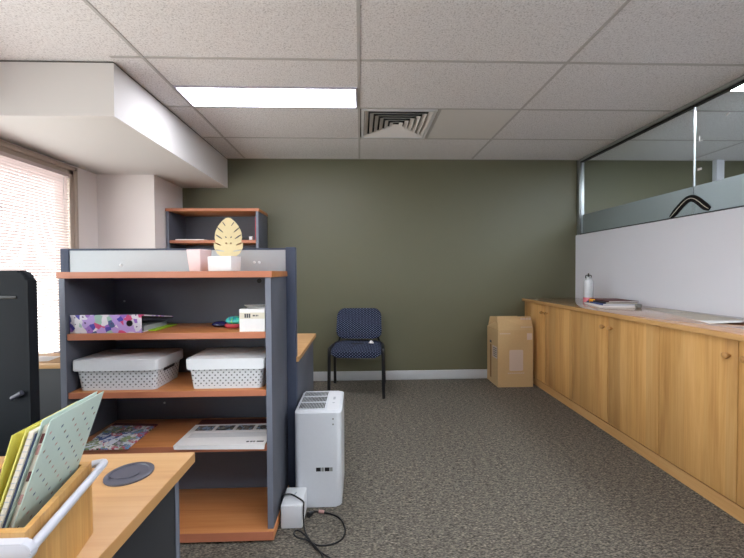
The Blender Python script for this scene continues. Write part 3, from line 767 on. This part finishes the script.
# ------------------------------------------------------------------ office chair behind the front desk
oc = thing('office_chair', (-1.33, 1.2, 0), 'dark office chair with a tall slotted back between front desk and side desk', 'chair')
b = B()
px0, px1, pz0, pz1 = -1.59, -1.100, .47, 1.172
pts = rrect(px0, px1, pz0, pz1, .035, 6)
b.prism(pts, 1.235, 1.27, axis=1, bev=.010, seg=3)
b.build('backrest', 'chair_shell', oc)
bx('back_slot', 'black', oc, -1.52, -1.135, 1.232, 1.238, 1.078, 1.088, bev=.002)
b = B(); b.tube([(-1.150, 1.226, .750), (-1.118, 1.226, .768)], .008, 10); b.build('highlight_rod', 'grey_plastic', oc)  # grey rod put in for a slanted highlight on the backrest
b = B(); b.box(-1.57, -1.09, .93, 1.215, .44, .50, bev=.02, seg=3); b.build('seat', 'chair_shell', oc)
b = B(); b.tube([(-1.33, 1.08, .09), (-1.33, 1.08, .44)], .028, 14); b.box(-1.43, -1.23, 1.0, 1.18, .415, .445, bev=.005); b.tube(arc([(-1.33, 1.15, .43), (-1.33, 1.29, .43), (-1.33, 1.285, .75)], .06), .018, 10)
b.build('gas_lift', 'black', oc)
for k in range(5):
    a = 2*PI*k/5+.5; e = Vector((math.cos(a), math.sin(a), 0)); c = Vector((-1.33, 1.08, 0))
    b = B(); b.tube([c+Vector((0, 0, .105)), c+e*.24+Vector((0, 0, .075))], [.024, .014], 10); lg = b.build('base_leg', 'black', oc)
    b = B(); w = c+e*.24; b.lathe([(.006, -.018), (.028, -.016), (.028, .016), (.006, .018)], (w.x, w.y, .0285), 16, axis=0); b.tube([w+Vector((0, 0, .03)), w+Vector((0, 0, .08))], .006, 8); b.build('castor', 'black', lg)

# ------------------------------------------------------------------ visitor chair
vc = thing('visitor_chair', (-.028, 3.535, 0), 'blue patterned visitor chair with black legs against the green wall', 'chair', None, math.radians(-4))
def cushion(bb, x0, x1, y0, y1, z0, z1, r): bb.prism(rrect(x0, x1, y0, y1, r, 6), z0, z1, bev=min((z1-z0)*.42, .022), seg=3)
b = B(); b.prism(rrect(-.238, .238, -.232, .20, .06, 7), .398, .449, bev=.022, seg=4)
for v in b.bm.verts:
    if v.co.z < .43: v.co.z -= .0
    v.co.z += .012*(1-(v.co.x/.23)**2)*(1 if v.co.z > .43 else 0)
    if v.co.y < -.16: v.co.z -= (-.16-v.co.y)*.35
b.build('seat', 'fabric', vc, ZERO)
b = B(); pts = [(x, z) for x, z in rrect(-.233, .233, .478, .775, .07, 8)]
b.prism(pts, .0, .05, axis=1, bev=.016, seg=3)
for v in b.bm.verts:
    v.co.x *= 1-.07*max(0, (v.co.z-.5))/.3*.4
    v.co.y += .185+(v.co.z-.5)*.22+.05*(v.co.x/.22)**2*-.5
    v.co.z += .012*(1-(v.co.x/.22)**2)*(1 if v.co.z > .65 else 0)
b.build('backrest', 'fabric', vc, ZERO)
b = B(); pts = rrect(-.222, .222, .488, .762, .06, 6); b.prism(pts, .052, .066, axis=1, bev=.004)
for v in b.bm.verts: v.co.y += .185+(v.co.z-.5)*.22
b.build('back_shell', 'black', vc, ZERO)
for s_ in (-1, 1):
    b = B(); b.tube(arc([(s_*.252, -.222, 0), (s_*.248, -.205, .452), (s_*.243, -.02, .447)], .035), .0155, 12); b.build('leg', 'black_metal', vc, ZERO)
    b = B(); b.tube(arc([(s_*.258, .235, 0), (s_*.245, .12, .43), (s_*.243, -.03, .447)], .05), .0155, 12); b.build('leg', 'black_metal', vc, ZERO)
    b = B(); b.tube(arc([(s_*.243, .06, .44), (s_*.20, .195, .455), (s_*.19, .245, .64)], .05), .010, 10); b.build('back_support', 'black_metal', vc, ZERO)
b = B(); b.tube([(-.243, -.10, .392), (.243, -.10, .392)], .009, 8); b.tube([(-.243, .10, .392), (.243, .10, .392)], .009, 8)
for s_ in (-1, 1): b.tube([(s_*.240, -.12, .395), (s_*.240, -.06, .44)], .008, 8); b.tube([(s_*.240, .11, .395), (s_*.240, .08, .44)], .008, 8)
b.build('seat_frame', 'black_metal', vc, ZERO)
# oddments on its seat
b = B(); b.tube(smoothpath([(-.085, 3.47, .473), (-.055, 3.455, .474), (-.02, 3.47, .474), (.03, 3.455, .4735)], 5), .0035, 8)
tag(b.build('pen', 'black', None, (-.03, 3.46, .47)), 'dark pen lying on the blue visitor chair seat', 'pen')
b = B(); b.hexa([(.075, 3.50, .471), (.125, 3.49, .470), (.13, 3.53, .470), (.085, 3.54, .471), (.098, 3.51, .495), (.105, 3.508, .495), (.106, 3.518, .495), (.099, 3.52, .495)])
tag(b.build('paper_scrap', 'paper', None, (.1, 3.515, .47)), 'small folded white paper on the blue visitor chair seat', 'paper')

# ------------------------------------------------------------------ air purifier
ap = thing('air_purifier', (-.2125, 1.936, 0), 'tall white air purifier on the carpet beside the bookcase', 'air purifier')
b = B(); b.prism(rrect(-.115, .115, -.167, .167, .028, 8), .004, .470, bev=.006, seg=3)
b.build('housing', 'white_gloss', ap, ZERO)
b = B()
gx0, gx1, gy0, gy1, nx = -.103, .028, -.115, .15, 17
b.box(gx0, gx1, gy0, gy1, .4695, .4706, mat=1)
for k in range(nx+1):
    x = gx0+(gx1-gx0)*k/nx; b.box(x-.0010, x+.0010, gy0, gy1, .4700, .4735)
for y in (gy0, -.02, .07, gy1): b.box(gx0-.002, gx1+.002, y-.004, y+.004, .4700, .4738)
b.build('top_grille', ['white_gloss', 'black'], ap, ZERO)
b = B(); b.prism(rrect(.040, .100, -.13, .14, .012), .4698, .4712, mat=0)
b.box(.062, .074, .02, .06, .4710, .4718, mat=1); b.lathe([(.006, .4708), (.006, .4720)], (.068, -.03, 0), 16, mat=1)
b.build('control_panel', ['white_plastic', 'silver'], ap, ZERO)
yf = -.1672
for xa, ww, mi in ((-.010, .023, 'black'), (.016, .012, 'alu_dark'), (.032, .024, 'black'), (.058, .013, 'alu_dark')):
    b = B(); b.box(xa, xa+ww, yf-.0006, yf+.001, .182, .201); b.build('display_digit', mi, ap, ZERO)
for zz in (.441, .414):
    b = B(); b.lathe([(.0045, yf+.001), (.0045, yf-.0012)], (.075, 0, zz), 14, axis=1); b.build('indicator', 'alu_dark', ap, ZERO)
# small white power box and its cord
pb = thing('power_adapter', (-.3175, 1.700, 0), 'white block shaped power box on the carpet beside the bookcase end', 'adapter')
b = B(); b.box(-.049, .049, -.072, .072, .0, .107, bev=.006, seg=3); b.build('housing', 'white_plastic', pb, ZERO)
b = B(); b.tube([(-.004, -.005, .1075), (.006, .025, .1075)], .003, 8); b.build('latch', 'silver', pb, ZERO)
path = [Vector((-.3732, 1.72, .006)), Vector((-.3732, 1.70, .05)), Vector((-.3732, 1.69, .095)), Vector((-.366, 1.69, .1165)), Vector((-.335, 1.70, .1155)), Vector((-.295, 1.67, .116)), Vector((-.266, 1.645, .112)), Vector((-.2625, 1.630, .095)), Vector((-.2625, 1.622, .045))]
path += [on_floor(*p, .006) for p in ((305, 531), (309, 539), (315, 548), (322, 553), (330, 558), (334, 562))]
b = B(); b.tube(smoothpath(path, 8), .0036, 8)
pc = thing('power_cable', path[8], 'black power cord looped on the carpet in front of the white power box', 'cord')
b.build('lead', 'cord', pc)
p2 = [on_floor(*p, .0075) for p in ((310, 513), (314, 511), (322, 511.5), (333, 514), (341, 519), (345, 529), (342, 538), (332, 543.5), (318, 544.5), (307, 541), (298, 538.5), (294, 535), (295.5, 531.5), (300, 532), (306, 537), (313, 545), (320, 553), (324, 560))]
for k, q in enumerate(p2): q.z = .0045 if k < 9 else .0115
b = B(); b.tube(smoothpath(p2, 8), .0036, 8); b.build('looped_lead', 'cord', pc)
q0, q1 = on_floor(308.5, 515, .014), on_floor(313, 512, .010)
b = B(); b.tube([q0, q0.lerp(q1, .5), q1], [.013, .011, .005], 12); b.build('plug', 'black', pc)
q0, q1 = on_floor(319, 511.5, .008), on_floor(324, 512, .008)
b = B(); b.tube([q0, q1], .0075, 10); b.build('cable_tie', 'dot_c', pc)

# ------------------------------------------------------------------ brown carton by the cabinets
cb = thing('cardboard_box', (1.55, 3.70, 0), 'brown cardboard box with open flaps between green wall and timber cabinets', 'box')
x0, x1, y0, y1, hz = 1.366, 1.722, 3.55, 3.855, .575
b = B(); tk = .004
b.box(x0, x1, y0, y0+tk, .001, hz); b.box(x0, x1, y1-tk, y1, .001, hz); b.box(x0, x0+tk, y0+tk, y1-tk, .001, hz); b.box(x1-tk, x1, y0+tk, y1-tk, .001, hz); b.box(x0+tk, x1-tk, y0+tk, y1-tk, .001, .01)
b.build('box_body', 'card', cb)
def flap(P, name='flap'):
    b = B(); b.hexa(P); b.build(name, ['card'], cb)
flap([(x0, y0, hz+.0005), (x1, y0, hz+.0005), (x1, y0+tk, hz+.0005), (x0, y0+tk, hz+.0005), (x0-.006, y0+.012, hz+.132), (x1-.012, y0+.03, hz+.130), (x1-.012, y0+.034, hz+.130), (x0-.006, y0+.016, hz+.132)])
flap([(x0, y0+.02, hz+.0005), (x0+tk, y0+.02, hz+.0005), (x0+tk, y1-.01, hz+.0005), (x0, y1-.01, hz+.0005), (x0+.07, y0+.03, hz+.045), (x0+.072, y0+.03, hz+.042), (x0+.072, y1-.02, hz+.042), (x0+.07, y1-.02, hz+.045)])
flap([(x0+.01, y1-tk, hz+.0005), (x1-.03, y1-tk, hz+.0005), (x1-.03, y1, hz+.0005), (x0+.01, y1, hz+.0005), (x0+.02, y1-.03, hz+.105), (x1-.04, y1-.03, hz+.105), (x1-.04, y1-.026, hz+.105), (x0+.02, y1-.026, hz+.105)])
b = B(); yf = y0-.0005
b.prism(rrect(x0+.115, x0+.255, .165, .375, .014), yf, yf+.001, axis=1); b.build('picture_print', 'print_white', cb)
def textrow(n_, xa, xb, ya, za, zb_, fill=.8, yb=None):
    b = B()
    for q in range(n_): b.box(xa+q*(xb-xa)/n_, xa+(q+fill)*(xb-xa)/n_, ya, yb or ya+.001, za, zb_)
    b.build('lettering', 'print_white', cb)
textrow(9, x0+.10, x0+.27, yf, .138, .146); textrow(6, x0+.02, x0+.128, yf, .533, .541)
b = B(); b.box(x0+.293, x0+.345, yf, yf+.001, .475, .54); b.build('symbol_print', 'print_white', cb)
textrow(4, x0+.235, x0+.345, y0+.0135, hz+.098, hz+.118, .72, y0+.020); textrow(7, x0+.235, x0+.347, y0+.0035, hz+.022, hz+.030, .75, y0+.0065)
xs = x0-.0006
b = B(); b.box(xs, xs+.001, y0+.02, y0+.15, .28, .40, mat=0)
for k in range(5): b.box(xs-.0004, xs+.0002, y0+.03, y0+.13, .295+k*.02, .303+k*.02, mat=1)
b.build('side_label', ['print_white', 'ink'], cb)
b = B(); b.box(xs, xs+.001, y0+.18, y0+.22, .05, .40); b.build('packing_tape', 'card_in', cb)
b = B(); b.box(xs, xs+.001, y0+.175, y0+.225, .415, .44); b.build('hand_hole', 'black', cb)

# ------------------------------------------------------------------ timber cabinets and worktop (line turned a hair off the wall)
TH = math.radians(-.95); PV = Vector((1.737, 1.6, 0))
def make_cabinet():
    """origin: front bottom corner nearest the viewer; runs +y .90, depth +x .57"""
    t = thing('cabinet', ZERO, 'x', 'cabinet', 'timber cabinets along the half wall')
    D, W, Hc = .555, .899, .838
    b = B(); b.box(.050, D, .0, W, .070, Hc); b.build('carcass', 'oak', t, ZERO)
    b = B(); b.box(.006, D, .0, W, 0, .0680); b.build('plinth', 'oak_edge', t, ZERO)
    for k in range(2):
        ya = .002+k*.45
        b = B(); b.box(0, .0195, ya, ya+.4455, .076, Hc-.004, bev=.0012); d = b.build('door', 'oak', t, ZERO)
        yk = .4475-.040 if k == 0 else .4515+.040
        b = B(); b.lathe([(.008, -.0005), (.0065, -.010), (.0135, -.014), (.0155, -.020), (.0150, -.026), (.011, -.030), (.004, -.031)][::-1], (0, yk, .757), 18, axis=0)
        kn = b.build('knob', 'knob_wood', d, ZERO)
        b = B(); b.lathe([(.004, -.0318), (.0085, -.0306), (.0085, -.0300)], (0, yk, .757), 14, axis=0); b.build('knob_cap', 'brass', kn, ZERO)
    return t
cab0 = make_cabinet()
def cab_loc(y): 
    d = Matrix.Rotation(TH, 3, 'Z') @ Vector((0, y-1.6, 0)); return PV+d
cab0.rotation_euler.z = TH
for i, (y, lab) in enumerate(((2.955, 'two-door timber cabinet next to the brown cardboard box'), (2.055, 'two-door timber cabinet under the stack of magazines'), (1.155, 'two-door timber cabinet under the near end of the large plan sheet'))):
    c = cab0 if i == 0 else dup(cab0, ZERO)
    c.location = cab_loc(y); c.rotation_euler.z = TH; c['label'] = lab
wt = thing('worktop', PV, 'long varnished timber worktop lying across the cabinets', 'worktop', None, TH)
b = B(); zt0, zt1 = .8385, .868
b.box(-.024, .586, -.46, 2.262, zt0, zt1, bev=.003); b.build('top_board', 'oak_top', wt, ZERO)
b = B(); b.box(-.0265, -.0238, -.459, 2.261, zt0+.001, zt1-.002, bev=.0008); b.build('front_edge', 'oak_edge', wt, ZERO)
TZ = zt1+.0006

# ------------------------------------------------------------------ on the worktop
bt = thing('water_bottle', (2.095, 3.26, TZ), 'white drink bottle with pink base on the timber worktop', 'bottle')
b = B(); b.lathe([(.041, .040), (.042, .045), (.042, .185), (.038, .203), (.024, .214), (.021, .218)], ZERO, 28); b.build('bottle_body', 'white_gloss', bt, ZERO)
b = B(); b.lathe([(.041, 0), (.0435, .003), (.0435, .046), (.0422, .047)], ZERO, 28); b.build('base_sleeve', 'bottle_pink', bt, ZERO)
b = B(); b.lathe([(.022, .217), (.024, .219), (.024, .232), (.012, .236)], ZERO, 24); b.build('cap', 'alu', bt, ZERO)
b = B(); b.tube(arc([(-.026, 0, .222), (-.027, 0, .250), (.027, 0, .250), (.026, 0, .222)], .012), .0042, 8); b.tube([(0, 0, .235), (0, 0, .268)], [.008, .006], 10); b.build('carry_loop', 'black', bt, ZERO)
tr = thing('tape_roll', (2.04, 3.085, TZ), 'amber roll of tape beside the drink bottle', 'tape')
b = B(); pr_ = [(.024, 0), (.042, 0), (.042, .045), (.024, .045)]
seg = 28; rings = [[b.bm.verts.new((r*math.cos(2*PI*k/seg), r*math.sin(2*PI*k/seg), h_)) for k in range(seg)] for r, h_ in pr_]
for i in range(4):
    for k in range(seg): b.bm.faces.new((rings[i][k], rings[i][(k+1) % seg], rings[(i+1) % 4][(k+1) % seg], rings[(i+1) % 4][k]))
b.build('roll', 'orange', tr, ZERO)
def flatbook(name, mats, cx, cy, z, w, d, h, rz, label, cat, spine=None):
    t = thing(name, (cx, cy, z), label, cat, None, rz)
    b = B(); b.box(-w/2, w/2, -d/2, d/2, 0, .0015); b.box(-w/2, w/2, -d/2, d/2, h-.0015, h); b.box(-w/2, -w/2+.0015, -d/2, d/2, .0015, h-.0015); b.build('cover', mats[0], t, ZERO)
    b = B(); b.box(-w/2+.002, w/2-.003, -d/2+.003, d/2-.003, .0016, h-.0016); b.build('pages', mats[1], t, ZERO)
zz = TZ
flatbook('magazine', ('paper', 'paper'), 2.08, 2.96, zz, .27, .36, .012, -.28, 'white magazine at the bottom of the stack on the worktop', 'magazine'); zz += .0126
flatbook('magazine', ('leafblue', 'paper'), 2.10, 2.97, zz, .25, .33, .012, -.22, 'thick blue-covered magazine resting on the white bottom magazine', 'magazine'); zz += .0126
flatbook('notebook', ('charcoal_dark', 'paper_cream'), 2.11, 2.97, zz, .235, .31, .012, -.18, 'black notebook in the middle of the stack on the worktop', 'notebook'); zz += .0126
flatbook('folder', ('maroon', 'paper'), 2.12, 2.97, zz, .225, .31, .010, -.14, 'maroon folder topmost on the stack on the worktop', 'folder')
tag(bx('eraser', 'alu_dark', None, 2.145, 2.185, 2.735, 2.765, TZ, TZ+.03, bev=.006, off=(2.165, 2.75, TZ)), 'small dark grey block beside the stack on the worktop', 'block')
# large plan sheets
b = B(); n = 14
c0, c1, c2, c3 = Vector((2.19, 2.72)), Vector((1.895, 1.90)), Vector((2.20, 1.80)), Vector((2.325, 2.72))
lo = []
for layer in (0, .001):
    g = []
    for i in range(n+1):
        row = []
        for j in range(n+1):
            s_, t = i/n, j/n; p = c0.lerp(c1, s_).lerp(c3.lerp(c2, s_), t)
            row.append(b.bm.verts.new((p.x, p.y, TZ+layer+.028*(max(0, s_-.72)/.28)**1.5*t)))
        g.append(row)
    lo.append(g)
for i in range(n):
    for j in range(n):
        f = b.bm.faces.new((lo[1][i][j], lo[1][i+1][j], lo[1][i+1][j+1], lo[1][i][j+1])); f.material_index = 0 if i < n-2 else 1
        b.bm.faces.new((lo[0][i][j], lo[0][i][j+1], lo[0][i+1][j+1], lo[0][i+1][j])).material_index = 1
for i in range(n):
    for j in (0, n):
        b.bm.faces.new((lo[0][i][j], lo[0][i+1][j], lo[1][i+1][j], lo[1][i][j])).material_index = 1
        b.bm.faces.new((lo[0][j][i], lo[0][j][i+1], lo[1][j][i+1], lo[1][j][i])).material_index = 1
tag(b.build('plan_sheet', ['plan_print', 'paper'], None, (2.15, 2.2, TZ)), 'large printed plan sheet with a curling end on the worktop', 'paper')

# ------------------------------------------------------------------ boomerang on the half wall
bm_ = thing('boomerang', (RX+.03, 2.53, HZ), 'black boomerang with pale stripes standing on the half wall against the glass', 'boomerang')
ctr = smoothpath([(2.71, HZ+.012), (2.655, HZ+.062), (2.60, HZ+.105), (2.555, HZ+.128), (2.52, HZ+.128), (2.48, HZ+.103), (2.43, HZ+.062), (2.385, HZ+.020)] and [Vector((y, z_, 0)) for y, z_ in ((2.705, HZ+.018), (2.655, HZ+.062), (2.60, HZ+.107), (2.558, HZ+.130), (2.52, HZ+.130), (2.48, HZ+.106), (2.43, HZ+.060), (2.395, HZ+.032))], 5)
def ribbon(bb, off, half, xo, thk, mat):
    n_ = len(ctr); L = []
    for i, p in enumerate(ctr):
        t = (ctr[min(i+1, n_-1)]-ctr[max(i-1, 0)]).normalized(); nn = Vector((-t.y, t.x, 0))
        tap = min(1, .55+.45*min(i, n_-1-i)/4)
        L.append((p+nn*(off+half)*tap, p+nn*(off-half)*tap))
    def X(zv): return xo
    rows = [[bb.bm.verts.new((xx, q.x, q.y)) for xx, q in ((xo, a), (xo, c), (xo+thk, c), (xo+thk, a))] for a, c in L]
    for r0, r1 in zip(rows, rows[1:]):
        for k in range(4): bb.bm.faces.new((r0[k], r0[(k+1) % 4], r1[(k+1) % 4], r1[k])).material_index = mat
    bb.bm.faces.new(rows[0]).material_index = mat; bb.bm.faces.new(rows[-1][::-1]).material_index = mat
b = B(); ribbon(b, .003, .0235, RX+.026, .010, 0); b.build('boomerang_body', 'boomerang', bm_)
b = B(); ribbon(b, .002, .0017, RX+.0252, .001, 0); b.build('painted_stripe', 'paper_cream', bm_)
# small white marks on the glass, built as thin pieces
for k, (y, z_, lab) in enumerate(((2.483, 2.08, 'L-shaped white mark high on the glass'), (2.29, 2.17, 'small white mark near the ceiling on the glass'), (2.48, 1.868, 'white mark low on the glass over the boomerang'))):
    b = B(); xx = RX+.0395
    if k == 0: b.box(xx, xx+.001, y-.003, y+.003, z_-.02, z_+.02); b.box(xx, xx+.001, y-.022, y-.003, z_-.02, z_-.014)
    elif k == 1: b.box(xx, xx+.001, y-.012, y+.012, z_-.004, z_+.004, rot=Matrix.Rotation(-.5, 3, 'X'), piv=(xx, y, z_))
    else: b.box(xx, xx+.001, y-.016, y+.016, z_-.008, z_+.008, bev=.0004)
    tag(b.build('glass_mark', 'paper', None, (xx, y, z_)), lab, 'tape', 'white marks on the glass')

# ------------------------------------------------------------------ daylight and look
W = bpy.data.worlds.new('daylight'); S.world = W; W.use_nodes = True
wn = W.node_tree; bg = wn.nodes['Background']; bg.inputs[1].default_value = 1.0
tcw = wn.nodes.new('ShaderNodeTexCoord'); sxw = wn.nodes.new('ShaderNodeSeparateXYZ'); wn.links.new(tcw.outputs['Generated'], sxw.inputs[0])
mrw = wn.nodes.new('ShaderNodeMapRange'); mrw.inputs[1].default_value = -.08; mrw.inputs[2].default_value = .12
wn.links.new(sxw.outputs[2], mrw.inputs[0])
mxw = wn.nodes.new('ShaderNodeMix'); mxw.data_type = 'RGBA'; wn.links.new(mrw.outputs[0], mxw.inputs[0])
GROUND, SKY = 1.0, 2.35      # pale ground and bright overcast sky
mxw.inputs[6].default_value = (GROUND, GROUND*.98, GROUND*.96, 1); mxw.inputs[7].default_value = (SKY*.93, SKY*.97, SKY, 1)
wn.links.new(mxw.outputs[2], bg.inputs[0])
S.view_settings.view_transform = 'Standard'; S.view_settings.look = 'None'; S.view_settings.gamma = 1; S.view_settings.exposure = 2.45
S.view_settings.use_curve_mapping = False
S.cycles.use_denoising = True; S.cycles.max_bounces = 10; S.cycles.diffuse_bounces = 6; S.cycles.transparent_max_bounces = 16
S.cycles.caustics_reflective = False; S.cycles.caustics_refractive = False
S.cycles.sample_clamp_indirect = 6
